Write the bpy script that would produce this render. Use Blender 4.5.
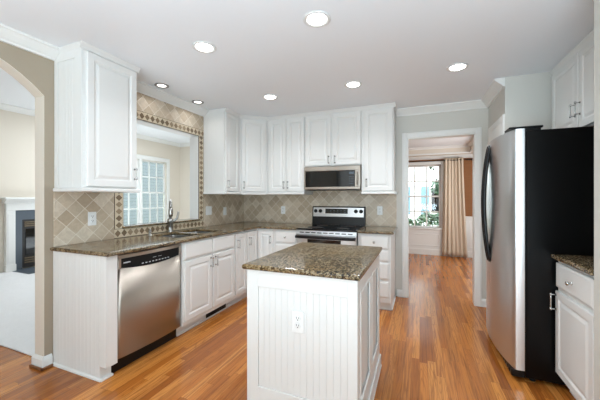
import bpy, bmesh, math, random
from mathutils import Vector, Matrix, noise
C = bpy.context.scene.collection
for o in list(bpy.data.objects): bpy.data.objects.remove(o)
PI = math.pi
R = math.radians
random.seed(7)

# ------------------------------------------------------------------ camera
cd = bpy.data.cameras.new('camera')
cam = bpy.data.objects.new('camera', cd); C.objects.link(cam)
cam.location = (0, 0, 1.2938)
cam.rotation_euler = (PI / 2, 0, 0.386)
cd.sensor_fit = 'HORIZONTAL'; cd.sensor_width = 36
cd.lens = 36 * 294.5 / 600
cd.shift_y = -(200 - 197.8) / 600
cd.clip_start = 0.02; cd.clip_end = 200
bpy.context.scene.camera = cam

# ------------------------------------------------------------------ world, exposure
W = bpy.data.worlds.new('world'); bpy.context.scene.world = W; W.use_nodes = True
bg = W.node_tree.nodes['Background']
bg.inputs[0].default_value = (0.82, 0.93, 1.0, 1); bg.inputs[1].default_value = 3.6
vs = bpy.context.scene.view_settings
vs.view_transform = 'Standard'; vs.look = 'None'; vs.gamma = 1; vs.use_curve_mapping = False
vs.exposure = 0.28

def area(name, loc, rot, sx, sy, power, col=(1, 1, 1)):
    l = bpy.data.lights.new(name, 'AREA'); l.shape = 'RECTANGLE'; l.size = sx; l.size_y = sy
    l.energy = power; l.color = col
    o = bpy.data.objects.new(name, l); C.objects.link(o); o.location = loc; o.rotation_euler = rot
    return o
# added bounce and fill lights, with no fixture or window of their own
area('ceiling_bounce_light', (0.35, -0.75, .86), (R(168), 0, 0), 1.6, 1.2, 74, (0.64, 0.86, 1))  # added uplight behind the camera, brightens the ceiling
area('ceiling_bounce_light', (-1.0, -1.2, .86), (R(166), 0, 0), 1.4, 1.2, 42, (0.68, 0.87, 1))  # second added uplight, further left
area('rear_fill_light', (-0.1, -2.5, 1.25), (R(90), 0, 0), 4.8, 2.2, 36, (0.88, 0.96, 1))  # added soft fill before the rear wall, far wider than its windows
area('family_bounce_light', (-4.7, 4.3, .25), (R(180), 0, 0), 2.0, 1.6, 32, (0.82, 0.92, 1))  # added uplight near the floor, hidden below the pass-through sill
area('family_fill_light', (-4.7, 4.1, 2.84), (0, 0, 0), 2.4, 2.4, 62, (0.84, 0.93, 1))  # added downward fill under the ceiling, out of view, for carpet and walls
area('dining_fill_light', (1.58, 5.75, 1.4), (0, R(90), 0), 1.6, 1.7, 34, (0.95, 0.98, 1))  # added fill at the solid right wall, no window there
sl_ = bpy.data.lights.new('sun', 'SUN'); sl_.energy = 8.0; sl_.angle = R(3); sl_.color = (1, .97, .92)
so_ = bpy.data.objects.new('sun', sl_); C.objects.link(so_); so_.rotation_euler = Vector((-.5, .6, -.8)).to_track_quat('-Z', 'Y').to_euler()
CAN_POWER = 3.8

# ------------------------------------------------------------------ material helpers
class NT:
    def __init__(s, name):
        s.mat = bpy.data.materials.new(name); s.mat.use_nodes = True
        s.t = s.mat.node_tree; s.b = s.t.nodes['Principled BSDF']
        s.out = s.t.nodes['Material Output']
    def n(s, typ, **kw):
        nd = s.t.nodes.new(typ)
        for k, v in kw.items(): setattr(nd, k, v)
        return nd
    def l(s, a, b): s.t.links.new(a, b)
    def put(s, sock, v):
        if isinstance(v, bpy.types.NodeSocket): s.l(v, sock)
        else: sock.default_value = v
    def m(s, op, a, b=0.0, c=0.0):
        nd = s.n('ShaderNodeMath', operation=op)
        s.put(nd.inputs[0], a); s.put(nd.inputs[1], b)
        if op in ('MULTIPLY_ADD', 'COMPARE', 'SMOOTH_MIN'): s.put(nd.inputs[2], c)
        return nd.outputs[0]
    def obj(s):
        tc = s.n('ShaderNodeTexCoord'); sp = s.n('ShaderNodeSeparateXYZ'); s.l(tc.outputs['Object'], sp.inputs[0])
        return tc.outputs['Object'], sp.outputs[0], sp.outputs[1], sp.outputs[2]
    def xyz(s, a, b, c):
        nd = s.n('ShaderNodeCombineXYZ')
        for i, v in enumerate((a, b, c)): s.put(nd.inputs[i], v)
        return nd.outputs[0]
    def noise(s, vec, scale, detail=4, rough=0.55, dist=0.0):
        nd = s.n('ShaderNodeTexNoise'); s.l(vec, nd.inputs['Vector'])
        nd.inputs['Scale'].default_value = scale; nd.inputs['Detail'].default_value = detail
        nd.inputs['Roughness'].default_value = rough; nd.inputs['Distortion'].default_value = dist
        return nd.outputs['Fac']
    def white(s, vec):
        nd = s.n('ShaderNodeTexWhiteNoise', noise_dimensions='3D'); s.l(vec, nd.inputs['Vector'])
        return nd.outputs['Value']
    def ramp(s, fac, stops, mode='LINEAR'):
        nd = s.n('ShaderNodeValToRGB'); s.l(fac, nd.inputs[0]); cr = nd.color_ramp; cr.interpolation = mode
        while len(cr.elements) < len(stops): cr.elements.new(0.5)
        for e, (p, c) in zip(cr.elements, stops): e.position = p; e.color = (*c, 1) if len(c) == 3 else c
        return nd.outputs[0]
    def mix(s, fac, a, b, blend='MIX'):
        nd = s.n('ShaderNodeMix', data_type='RGBA', blend_type=blend)
        s.put(nd.inputs[0], fac)
        for i, v in ((6, a), (7, b)):
            if isinstance(v, tuple): nd.inputs[i].default_value = (*v, 1)
            else: s.l(v, nd.inputs[i])
        return nd.outputs[2]
    def bump(s, h, strength=0.2, dist=0.005):
        nd = s.n('ShaderNodeBump'); nd.inputs['Strength'].default_value = strength; nd.inputs['Distance'].default_value = dist
        s.l(h, nd.inputs['Height']); s.l(nd.outputs[0], s.b.inputs['Normal'])
    def set(s, col=None, rough=None, metal=None, spec=None):
        if col is not None:
            if isinstance(col, tuple): s.b.inputs['Base Color'].default_value = (*col, 1)
            else: s.l(col, s.b.inputs['Base Color'])
        if rough is not None: s.put(s.b.inputs['Roughness'], rough)
        if metal is not None: s.b.inputs['Metallic'].default_value = metal
        if spec is not None: s.b.inputs['Specular IOR Level'].default_value = spec
        return s.mat

def srgb(r, g, b):
    f = lambda c: ((c / 255 + 0.055) / 1.055) ** 2.4 if c > 10 else c / 255 / 12.92
    return (f(r), f(g), f(b))

def paint(name, col, rough=0.5, amt=0.03, bump=0.03, scale=60):
    n = NT(name); v, x, y, z = n.obj()
    f = n.noise(v, scale, 3)
    c2 = tuple(c * (1 - amt) for c in col)
    n.set(n.mix(f, col, c2), rough); n.bump(f, bump, 0.002)
    return n.mat

def metal(name, col, rough=0.25, brush=None):
    n = NT(name); v, x, y, z = n.obj()
    if brush:
        n.b.inputs['Anisotropic'].default_value = 0.75
        tg = n.n('ShaderNodeTangent', direction_type='RADIAL', axis='Z'); n.l(tg.outputs[0], n.b.inputs['Tangent']); n.b.inputs['Anisotropic Rotation'].default_value = 0.25
    if brush == 'x': vv = n.xyz(n.m('MULTIPLY', x, 3), n.m('MULTIPLY', y, 3), n.m('MULTIPLY', z, 420))
    elif brush == 'y': vv = n.xyz(n.m('MULTIPLY', x, 3), n.m('MULTIPLY', y, 3), n.m('MULTIPLY', z, 420))
    elif brush == 'z': vv = n.xyz(n.m('MULTIPLY', x, 420), n.m('MULTIPLY', y, 420), n.m('MULTIPLY', z, 3))
    else: vv = v
    f = n.noise(vv, 1.0 if brush else 30, 2)
    n.set(n.mix(f, col, tuple(c * 0.95 for c in col)), n.m('MULTIPLY_ADD', f, 0.03, rough - 0.015), 1.0)
    return n.mat

def plain(name, col, rough=0.4, metalness=0.0, spec=0.5):
    n = NT(name); v, *_ = n.obj(); f = n.noise(v, 40, 2)
    return n.set(n.mix(f, col, tuple(c * 0.93 for c in col)), rough, metalness, spec)

def emit(name, col, s):
    n = NT(name); n.set(col, 0.5)
    n.b.inputs['Emission Color'].default_value = (*col, 1); n.b.inputs['Emission Strength'].default_value = s
    return n.mat

def oak():
    n = NT('oak_strip_flooring'); v, x, y, z = n.obj()
    wd = 0.0575; ln = 0.95
    fx = n.m('DIVIDE', x, wd); row = n.m('FLOOR', fx)
    r1 = n.white(n.xyz(row, 3.1, 0.0))
    fy = n.m('ADD', n.m('DIVIDE', y, ln), n.m('MULTIPLY', r1, 7.3)); col = n.m('FLOOR', fy)
    r2 = n.white(n.xyz(row, col, 1.7)); r3 = n.white(n.xyz(row, col, 9.2))
    base = n.ramp(r2, [(0.0, srgb(146, 80, 29)), (0.2, srgb(176, 104, 42)), (0.5, srgb(196, 121, 52)), (0.8, srgb(212, 141, 70)), (1.0, srgb(162, 92, 35))])
    # grain: long streaks, plus cathedral rings on some strips
    gv = n.xyz(n.m('MULTIPLY_ADD', x, 70, n.m('MULTIPLY', r3, 200)), n.m('MULTIPLY', y, 2.2), n.m('MULTIPLY', r2, 50))
    g = n.noise(gv, 1.0, 5, 0.6, 0.6)
    cv = n.xyz(n.m('MULTIPLY_ADD', x, 14, n.m('MULTIPLY', r3, 90)), n.m('MULTIPLY', y, 0.9), n.m('MULTIPLY', r2, 30))
    cn = n.noise(cv, 1.0, 1, 0.4, 0.2)
    ring = n.m('ABSOLUTE', n.m('SINE', n.m('MULTIPLY', cn, 62)))
    ring = n.m('POWER', n.m('SUBTRACT', 1.0, ring), 2.5)
    c = n.mix(n.m('MULTIPLY', ring, 0.42), base, srgb(112, 60, 24))
    c = n.mix(n.ramp(g, [(0.36, (0.7, 0.7, 0.7)), (0.52, (0, 0, 0))]), c, srgb(120, 66, 27))
    ex = n.m('SUBTRACT', fx, row); ey = n.m('SUBTRACT', fy, col)
    gap = n.m('MAXIMUM', n.m('LESS_THAN', n.m('MINIMUM', ex, n.m('SUBTRACT', 1.0, ex)), 0.012),
              n.m('LESS_THAN', n.m('MINIMUM', ey, n.m('SUBTRACT', 1.0, ey)), 0.0012))
    c = n.mix(n.m('MULTIPLY', gap, 0.6), c, srgb(70, 36, 14))
    sm = n.noise(v, 3.0, 3)
    n.set(c, n.m('MULTIPLY_ADD', sm, 0.14, n.m('MULTIPLY_ADD', g, 0.06, 0.09)), 0, 0.6)
    n.bump(n.m('SUBTRACT', n.m('MULTIPLY', n.noise(n.xyz(n.m('MULTIPLY', x, 12), n.m('MULTIPLY', y, 1.5), 0.0), 1.0, 2), 0.5), n.m('MULTIPLY', gap, 0.5)), 0.12, 0.003)
    return n.mat

def granite():
    n = NT('brown_granite'); v, x, y, z = n.obj()
    big = n.noise(v, 5.5, 3, 0.6, 1.2)
    med = n.noise(v, 52, 5, 0.7, 0.8)
    vo = n.n('ShaderNodeTexVoronoi'); n.l(v, vo.inputs['Vector']); vo.inputs['Scale'].default_value = 130
    cell = n.n('ShaderNodeSeparateColor'); n.l(vo.outputs['Color'], cell.inputs[0])
    fine = n.noise(v, 150, 3, 0.6)
    k = n.m('ADD', n.m('MULTIPLY', med, 0.62), n.m('ADD', n.m('MULTIPLY', cell.outputs[0], 0.26), n.m('MULTIPLY', fine, 0.16)))
    c = n.ramp(k, [(0.40, srgb(18, 15, 12)), (0.46, srgb(50, 40, 28)), (0.52, srgb(96, 80, 55)), (0.57, srgb(132, 115, 86)), (0.62, srgb(166, 152, 126)), (0.66, srgb(118, 84, 46)), (0.74, srgb(192, 182, 164))])
    gold = n.ramp(big, [(0.46, (0, 0, 0)), (0.62, (0.5, 0.5, 0.5))])
    c = n.mix(gold, c, n.mix(0.45, c, srgb(140, 104, 50)))
    grey = n.ramp(n.noise(v, 3.1, 3, 0.6, 0.7), [(0.5, (0, 0, 0)), (0.68, (0.5, 0.5, 0.5))])
    c = n.mix(grey, c, n.mix(0.5, c, srgb(128, 128, 122)))
    n.set(c, 0.15, 0, 0.4)
    return n.mat

def tile(axis, size=0.1):
    n = NT('diagonal_travertine_tile'); v, x, y, z = n.obj()
    a = x if axis == 'x' else y
    s2 = 1 / (math.sqrt(2) * size)
    u = n.m('MULTIPLY', n.m('ADD', a, z), s2); w = n.m('MULTIPLY', n.m('SUBTRACT', a, z), s2)
    iu = n.m('FLOOR', u); iw = n.m('FLOOR', w)
    eu = n.m('SUBTRACT', u, iu); ew = n.m('SUBTRACT', w, iw)
    d = n.m('MINIMUM', n.m('MINIMUM', eu, n.m('SUBTRACT', 1.0, eu)), n.m('MINIMUM', ew, n.m('SUBTRACT', 1.0, ew)))
    gr = n.m('LESS_THAN', d, 0.02)
    r = n.white(n.xyz(iu, iw, 4.0))
    base = n.ramp(r, [(0, srgb(182, 163, 139)), (0.3, srgb(194, 176, 152)), (0.7, srgb(206, 190, 168)), (1, srgb(222, 209, 190))])
    f = n.noise(v, 26, 6, 0.65, 0.6)
    c = n.mix(n.ramp(f, [(0.4, (0.55, 0.55, 0.55)), (0.6, (0, 0, 0))]), base, n.mix(0.45, base, srgb(158, 140, 118)))
    pit = n.ramp(n.noise(v, 130, 2), [(0.66, (0, 0, 0)), (0.74, (1, 1, 1))])
    c = n.mix(n.m('MULTIPLY', pit, 0.5), c, srgb(120, 100, 78))
    c = n.mix(gr, c, srgb(226, 217, 202))
    n.set(c, n.m('MULTIPLY_ADD', gr, 0.35, 0.32), 0, 0.5)
    n.bump(n.ramp(d, [(0.01, (0, 0, 0)), (0.06, (1, 1, 1))]), 0.35, 0.003)
    return n.mat

def border_tile(cell=0.0875):
    # local x runs along the strip, local z across it (0..cell)
    n = NT('diamond_border_tile'); v, x, y, z = n.obj()
    u = n.m('DIVIDE', x, cell * 0.74); iu = n.m('FLOOR', u); eu = n.m('ABSOLUTE', n.m('SUBTRACT', n.m('SUBTRACT', u, iu), 0.5))
    ew = n.m('ABSOLUTE', n.m('SUBTRACT', n.m('DIVIDE', z, cell), 0.5))
    k = n.m('ADD', eu, n.m('MULTIPLY', ew, 1.2))
    dia = n.m('LESS_THAN', k, 0.47)
    line = n.m('MULTIPLY', n.m('GREATER_THAN', k, 0.47), n.m('LESS_THAN', k, 0.53))
    r = n.white(n.xyz(iu, 2.0, 5.0))
    dark = n.ramp(r, [(0, srgb(118, 97, 73)), (0.5, srgb(146, 124, 97)), (1, srgb(172, 150, 122))])
    f = n.noise(v, 60, 4)
    lt = n.mix(f, srgb(216, 202, 178), srgb(196, 179, 151))
    c = n.mix(dia, lt, n.mix(n.m('MULTIPLY', f, 0.5), dark, srgb(92, 70, 48)))
    c = n.mix(line, c, srgb(214, 202, 178))
    edge = n.m('GREATER_THAN', ew, 0.455)
    c = n.mix(edge, c, srgb(92, 76, 58))
    n.set(c, 0.35)
    n.bump(n.m('SUBTRACT', 1.0, line), 0.2, 0.002)
    return n.mat

def carpet_mat():
    n = NT('pale_carpet'); v, *_ = n.obj()
    f = n.noise(v, 260, 2); g = n.noise(v, 9, 3, 0.6, 0.8)
    c = n.mix(f, srgb(248, 248, 248), srgb(232, 232, 232)); c = n.mix(n.m('MULTIPLY', g, 0.35), c, srgb(216, 216, 217))
    n.set(c, 0.95, 0, 0.1); n.bump(n.m('ADD', f, n.m('MULTIPLY', g, 2)), 0.5, 0.01)
    return n.mat

def grasscloth():
    n = NT('brown_grasscloth'); v, x, y, z = n.obj()
    f = n.noise(n.xyz(n.m('MULTIPLY', x, 5), n.m('MULTIPLY', y, 5), n.m('MULTIPLY', z, 190)), 1.0, 3)
    b = n.noise(n.xyz(n.m('MULTIPLY', x, 1), n.m('MULTIPLY', y, 1), n.m('MULTIPLY', z, 12)), 1.0, 2)
    c = n.mix(f, srgb(160, 110, 70), srgb(122, 78, 44)); c = n.mix(n.m('MULTIPLY', b, 0.5), c, srgb(132, 84, 46))
    n.set(c, 0.8); n.bump(f, 0.3, 0.003)
    return n.mat

def fabric(name, c1, c2):
    n = NT(name); v, x, y, z = n.obj()
    f = n.noise(n.xyz(n.m('MULTIPLY', x, 200), n.m('MULTIPLY', y, 200), n.m('MULTIPLY', z, 400)), 1.0, 2)
    n.set(n.mix(f, c1, c2), 0.75, 0, 0.25); n.bump(f, 0.2, 0.002)
    return n.mat

def glass_mat():
    n = NT('window_glass'); t = n.t
    tr = n.n('ShaderNodeBsdfTransparent'); gl = n.n('ShaderNodeBsdfGlossy'); gl.inputs['Roughness'].default_value = 0.02
    fr = n.n('ShaderNodeFresnel'); fr.inputs[0].default_value = 1.4
    mx = n.n('ShaderNodeMixShader'); n.l(fr.outputs[0], mx.inputs[0]); n.l(tr.outputs[0], mx.inputs[1]); n.l(gl.outputs[0], mx.inputs[2])
    n.l(mx.outputs[0], n.out.inputs['Surface'])
    return n.mat

def siding(name, a, b, e, lap=.2):
    n = NT(name); v, x, y, z = n.obj()
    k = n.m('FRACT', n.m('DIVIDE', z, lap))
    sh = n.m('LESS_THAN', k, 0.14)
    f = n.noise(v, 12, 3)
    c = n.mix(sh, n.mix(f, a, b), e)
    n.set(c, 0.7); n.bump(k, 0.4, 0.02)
    return n.mat

def leafmat(name, a, b):
    n = NT(name); v, *_ = n.obj(); f = n.noise(v, 18, 4)
    return n.set(n.mix(f, a, b), 0.6)

M = {}
M['cab'] = paint('white_cabinet_paint', srgb(230, 229, 226), 0.34, 0.015, 0.01, 40)
M['trim'] = paint('white_trim_paint', srgb(236, 236, 233), 0.4, 0.015, 0.01, 40)
M['ceil'] = paint('white_ceiling_paint', srgb(242, 245, 248), 0.85, 0.02, 0.05, 90)
M['wall'] = paint('greige_wall_paint', srgb(170, 156, 137), 0.7, 0.03, 0.04, 90)
M['wallg'] = paint('pale_grey_wall_paint', srgb(214, 212, 205), 0.7, 0.03, 0.04, 90)
M['pillar'] = paint('off_white_wall_paint', srgb(216, 214, 206), 0.6, 0.03, 0.04, 90)
M['cream'] = paint('cream_wall_paint', srgb(226, 217, 203), 0.75, 0.02, 0.03, 90)
M['oak'] = oak(); M['granite'] = granite(); M['tx'] = tile('x'); M['ty'] = tile('y'); M['border'] = border_tile()
M['carpet'] = carpet_mat(); M['grass_cloth'] = grasscloth()
M['steel'] = metal('brushed_stainless_steel', srgb(180, 172, 162), 0.38, 'x')
M['steelz'] = metal('brushed_steel_fridge', srgb(212, 214, 216), 0.32, 'x')
M['chrome'] = metal('satin_chrome', srgb(190, 190, 188), 0.2)
M['nickel'] = metal('brushed_nickel', srgb(168, 166, 162), 0.28)
M['black'] = plain('black_plastic', srgb(14, 14, 15), 0.3, 0, 0.3)
M['blackgloss'] = plain('black_glass', srgb(10, 11, 13), 0.06)
M['blackside'] = plain('black_appliance_side', srgb(7, 7, 8), 0.28, 0, 0.22)
M['dark'] = plain('dark_gap', srgb(16, 15, 14), 0.8)
M['plate'] = plain('white_plate_plastic', srgb(240, 240, 238), 0.35)
M['mark'] = plain('pale_printed_mark', srgb(205, 208, 212), 0.5)
M['slate'] = plain('dark_slate', srgb(84, 94, 104), 0.4)
M['firebox'] = plain('black_firebox_iron', srgb(40, 38, 38), 0.5)
M['brass'] = metal('bronze_louver', srgb(120, 108, 92), 0.4)
M['bronze'] = plain('dark_bronze', srgb(44, 36, 32), 0.4, 0.6)
M['lamp'] = emit('lamp_lens', (1, 0.98, 0.94), 9.0)
M['lampsmall'] = emit('small_lamp_lens', (1, 0.97, 0.92), 2.2)
M['ring'] = plain('white_lamp_ring', srgb(228, 228, 226), 0.4)
M['ringgrey'] = plain('grey_lamp_ring', srgb(150, 150, 150), 0.4, 0.3)
M['curtain'] = fabric('beige_curtain_linen', srgb(216, 200, 180), srgb(200, 182, 160))
M['sheer'] = fabric('white_sheer', srgb(238, 238, 240), srgb(226, 226, 230))
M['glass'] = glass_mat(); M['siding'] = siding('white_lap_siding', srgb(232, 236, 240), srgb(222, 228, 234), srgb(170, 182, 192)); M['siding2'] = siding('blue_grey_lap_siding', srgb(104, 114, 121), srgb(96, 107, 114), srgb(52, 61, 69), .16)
M['lawn'] = leafmat('lawn', srgb(120, 140, 90), srgb(90, 112, 66))
M['hedge'] = leafmat('hedge_leaf', srgb(70, 104, 74), srgb(34, 64, 44))
M['bark'] = leafmat('bark', srgb(92, 78, 66), srgb(60, 50, 42))
M['shutter'] = plain('blue_shutter', srgb(96, 128, 146), 0.6)
M['threshold'] = plain('oak_threshold', srgb(128, 84, 52), 0.4)
M['display'] = plain('black_display', srgb(14, 18, 20), 0.1)
M['sinksteel'] = metal('sink_steel', srgb(150, 150, 148), 0.3)

# ------------------------------------------------------------------ mesh helpers
class MB:
    def __init__(s): s.bm = bmesh.new()
    def _merge(s, b, mat=None, smooth=False):
        if mat is not None: b.transform(mat)
        vm = {}
        for v in b.verts: vm[v] = s.bm.verts.new(v.co)
        for f in b.faces:
            try: nf = s.bm.faces.new([vm[v] for v in f.verts])
            except ValueError: continue
            nf.smooth = smooth or f.smooth
        b.free(); return s
    def box(s, x0, x1, y0, y1, z0, z1, bev=0.0, seg=1, mat=None):
        b = bmesh.new(); r = bmesh.ops.create_cube(b, size=1)
        for v in b.verts: v.co = Vector((x0 + (v.co.x + .5) * (x1 - x0), y0 + (v.co.y + .5) * (y1 - y0), z0 + (v.co.z + .5) * (z1 - z0)))
        if bev > 0: bmesh.ops.bevel(b, geom=list(b.edges), offset=bev, segments=seg, profile=0.5, affect='EDGES')
        return s._merge(b, mat)
    def prism(s, pts, p0, ex, ey, ez, length):
        """polygon pts in (ex,ey) plane at p0, extruded along ez by length"""
        p0, ex, ey, ez = map(Vector, (p0, ex, ey, ez))
        a = [s.bm.verts.new(p0 + ex * u + ey * w) for u, w in pts]
        c = [s.bm.verts.new(p0 + ex * u + ey * w + ez * length) for u, w in pts]
        n = len(pts)
        fs = [s.bm.faces.new(a[::-1]), s.bm.faces.new(c)]
        for i in range(n): fs.append(s.bm.faces.new((a[i], a[(i + 1) % n], c[(i + 1) % n], c[i])))
        return s
    def lathe(s, prof, mat=None, seg=24, smooth=True):
        """prof: (r,z) list, closed with caps when r>0 at ends"""
        b = bmesh.new(); rings = []
        for r, z in prof:
            rings.append([b.verts.new((r * math.cos(2 * PI * i / seg), r * math.sin(2 * PI * i / seg), z)) for i in range(seg)] if r > 1e-6 else [b.verts.new((0, 0, z))])
        for A, B in zip(rings, rings[1:]):
            for i in range(seg):
                j = (i + 1) % seg
                if len(A) == 1 and len(B) == 1: continue
                if len(A) == 1: f = b.faces.new((A[0], B[j], B[i]))
                elif len(B) == 1: f = b.faces.new((A[i], A[j], B[0]))
                else: f = b.faces.new((A[i], A[j], B[j], B[i]))
                f.smooth = smooth
        if len(rings[0]) > 1: b.faces.new(rings[0][::-1])
        if len(rings[-1]) > 1: b.faces.new(rings[-1])
        return s._merge(b, mat)
    def tube(s, pts, r, seg=10, closed=False):
        b = bmesh.new(); P = [Vector(p) for p in pts]; rs = r if isinstance(r, (list, tuple)) else [r] * len(P)
        rings = []; up = Vector((0, 0, 1))
        for i, p in enumerate(P):
            d = (P[min(i + 1, len(P) - 1)] - P[max(i - 1, 0)]).normalized()
            ref = up if abs(d.dot(up)) < 0.95 else Vector((1, 0, 0))
            if i == 0: a = d.cross(ref).normalized()
            else: a = (a - d * a.dot(d)).normalized()
            c = d.cross(a)
            rings.append([b.verts.new(p + (a * math.cos(2 * PI * k / seg) + c * math.sin(2 * PI * k / seg)) * rs[i]) for k in range(seg)])
        for A, B in zip(rings, rings[1:]):
            for k in range(seg):
                f = b.faces.new((A[k], A[(k + 1) % seg], B[(k + 1) % seg], B[k])); f.smooth = True
        b.faces.new(rings[0][::-1]); b.faces.new(rings[-1])
        return s._merge(b)
    def rings(s, loops, cap0=True, cap1=True, smooth=False):
        L = [[s.bm.verts.new(p) for p in lp] for lp in loops]; n = len(L[0])
        for A, B in zip(L, L[1:]):
            for i in range(n):
                f = s.bm.faces.new((A[i], A[(i + 1) % n], B[(i + 1) % n], B[i])); f.smooth = smooth
        if cap0: s.bm.faces.new(L[0][::-1])
        if cap1: s.bm.faces.new(L[-1])
        return s
    def panel(s, x0, x1, z0, z1, prof):
        """front facing -y; prof: list of (inset, y)"""
        lp = [[(x0 + i, y, z0 + i), (x1 - i, y, z0 + i), (x1 - i, y, z1 - i), (x0 + i, y, z1 - i)] for i, y in prof]
        return s.rings(lp)
    def slab(s, xs, ys, keep, z0, z1, bev=0.012, seg=3):
        b = bmesh.new(); V = {}
        def gv(i, j):
            if (i, j) not in V: V[(i, j)] = b.verts.new((xs[i], ys[j], z0))
            return V[(i, j)]
        fs = []
        for i in range(len(xs) - 1):
            for j in range(len(ys) - 1):
                if keep(i, j): fs.append(b.faces.new((gv(i, j), gv(i + 1, j), gv(i + 1, j + 1), gv(i, j + 1))))
        r = bmesh.ops.extrude_face_region(b, geom=fs)
        for g in r['geom']:
            if isinstance(g, bmesh.types.BMVert): g.co.z = z1
        bmesh.ops.recalc_face_normals(b, faces=b.faces)
        if bev:
            ed = [e for e in b.edges if len(e.link_faces) == 2 and e.calc_face_angle() > 1 and e.verts[0].co.z == e.verts[1].co.z]
            bmesh.ops.bevel(b, geom=ed, offset=bev, segments=seg, profile=0.5, affect='EDGES')
        return s._merge(b)
    def build(s, name, mat, parent=None, loc=None, rotz=0, rot=None):
        bmesh.ops.recalc_face_normals(s.bm, faces=s.bm.faces)
        me = bpy.data.meshes.new(name); s.bm.to_mesh(me); s.bm.free(); me.materials.append(mat)
        o = bpy.data.objects.new(name, me); C.objects.link(o)
        if parent: o.parent = parent
        if loc: o.location = loc
        o.rotation_euler = rot if rot else (0, 0, rotz)
        return o

def thing(name, label, cat, loc=(0, 0, 0), rotz=0, group=None):
    o = bpy.data.objects.new(name, None); C.objects.link(o); o.empty_display_size = 0.1
    o.location = loc; o.rotation_euler = (0, 0, rotz); o['label'] = label; o['category'] = cat
    if group: o['group'] = group
    return o
def tag(o, label, cat, group=None, kind=None):
    o['label'] = label; o['category'] = cat
    if group: o['group'] = group
    if kind: o['kind'] = kind
    return o
def struct(name, mb, mat, parent=None, label=None, loc=None, rotz=0):
    o = mb.build(name, mat, parent, loc, rotz)
    if not parent:
        o['kind'] = 'structure'
        if label: o['label'] = label
    return o

# ------------------------------------------------------------------ key dimensions
XL, YE, YB = -2.637, 1.40, 4.067
CE = 2.44           # kitchen ceiling
XJ = 0.753          # jog wall
YF = 3.335          # alcove wall behind fridge line
XR = 1.45           # right wall
FX = -6.65          # family room window wall
FYB = 6.82          # family room back wall
FC = 2.90           # family room ceiling
YD = 7.30           # dining back wall

# ------------------------------------------------------------------ floor and ceilings
struct('floor', MB().box(-6.9, 2.7, -3.0, 7.4, -0.08, 0.0), M['oak'], label='orange oak strip hardwood floor')
cp = MB().box(FX, -2.748, 1.40, FYB, 0.0, 0.012, 0.004)
struct('floor', cp, M['carpet'], label='pale grey carpet of the room through the arch')
struct('ceiling', MB().box(XL - .05, 2.7, -2.62, YB + .06, CE, CE + .06), M['ceil'], label='white kitchen ceiling')
struct('ceiling', MB().box(FX - .1, -2.70, -3.0, FYB + .1, FC, FC + .08), M['ceil'], label='white ceiling of the room through the arch')
# dining: low soffit with raised tray
XD0, XD1 = -1.7, 1.62
TX0, TX1, TY0, TY1 = -1.3, 0.98, 4.6, 7.03
d = MB()
d.box(XD0, XD1, YB + .12, TY0, 2.23, 2.36); d.box(XD0, XD1, TY1, YD, 2.23, 2.36)
d.box(XD0, TX0, TY0, TY1, 2.23, 2.36); d.box(TX1, XD1, TY0, TY1, 2.23, 2.36)
sf = struct('ceiling', d, M['cream'], label='dining room soffit around the raised tray')
struct('ceiling', MB().box(XD0, XD1, YB + .12, YD, 2.40, 2.46), M['ceil'], label='dining room tray ceiling')

# ------------------------------------------------------------------ walls
# left wall with arch and pass-through (outline in Y,Z; extruded along -X)
AR, AYC, AZ0 = 0.88, 0.716, 2.067
aw = AR * math.sin(R(45)); azc = AZ0 - AR * math.cos(R(45))
T = 0.11
w = MB()
ztop = 2.96
def yz(pts): w.prism(pts, (XL - T, 0, 0), (0, 1, 0), (0, 0, 1), (1, 0, 0), T)
yz([(-2.6, 0), (AYC - aw, 0), (AYC - aw, ztop), (-2.6, ztop)])
NA = 16
ay = [AYC + AR * math.sin(R(-45 + 90 * i / NA)) for i in range(NA + 1)]
az = [azc + AR * math.cos(R(-45 + 90 * i / NA)) for i in range(NA + 1)]
for i in range(NA): yz([(ay[i], az[i]), (ay[i + 1], az[i + 1]), (ay[i + 1], ztop), (ay[i], ztop)])
PY0, PY1, PZ0, PZ1 = 1.975, 3.014, 1.0, 2.085
yz([(AYC + aw, 0), (PY0, 0), (PY0, ztop), (AYC + aw, ztop)])
yz([(PY0, 0), (PY1, 0), (PY1, PZ0), (PY0, PZ0)]); yz([(PY0, PZ1), (PY1, PZ1), (PY1, ztop), (PY0, ztop)])
yz([(PY1, 0), (YB + .12, 0), (YB + .12, ztop), (PY1, ztop)])
yz([(YB + .12, 0), (FYB, 0), (FYB, ztop), (YB + .12, ztop)])
wl = struct('wall_left', w, M['wall'], label='left wall with the arch and the pass-through over the sink')
# arch reveal in cream, and white reveal of the pass-through: thin liners inside the openings
ln = MB()
JY = AYC + aw
ln.box(XL - T - .001, XL + .001, JY - .004, JY, 0.0, AZ0)
ln.box(XL - T - .001, XL + .001, AYC - aw, AYC - aw + .004, 0.0, AZ0)
for i in range(NA):
    ln.prism([(ay[i], az[i]), (ay[i + 1], az[i + 1]), (AYC + (ay[i + 1] - AYC) * .995, azc + (az[i + 1] - azc) * .995), (AYC + (ay[i] - AYC) * .995, azc + (az[i] - azc) * .995)],
             (XL - T - .001, 0, 0), (0, 1, 0), (0, 0, 1), (1, 0, 0), T + .002)
struct('arch_reveal', ln, M['cream'], wl)
ln = MB()
ln.box(XL - T - .02, XL + .002, PY0, PY0 + .008, 1.02, PZ1); ln.box(XL - T - .02, XL + .002, PY1 - .008, PY1, 1.02, PZ1)
ln.box(XL - T - .02, XL + .002, PY0, PY1, PZ1 - .008, PZ1)
struct('pass_through_reveal', ln, M['trim'], wl)
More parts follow.
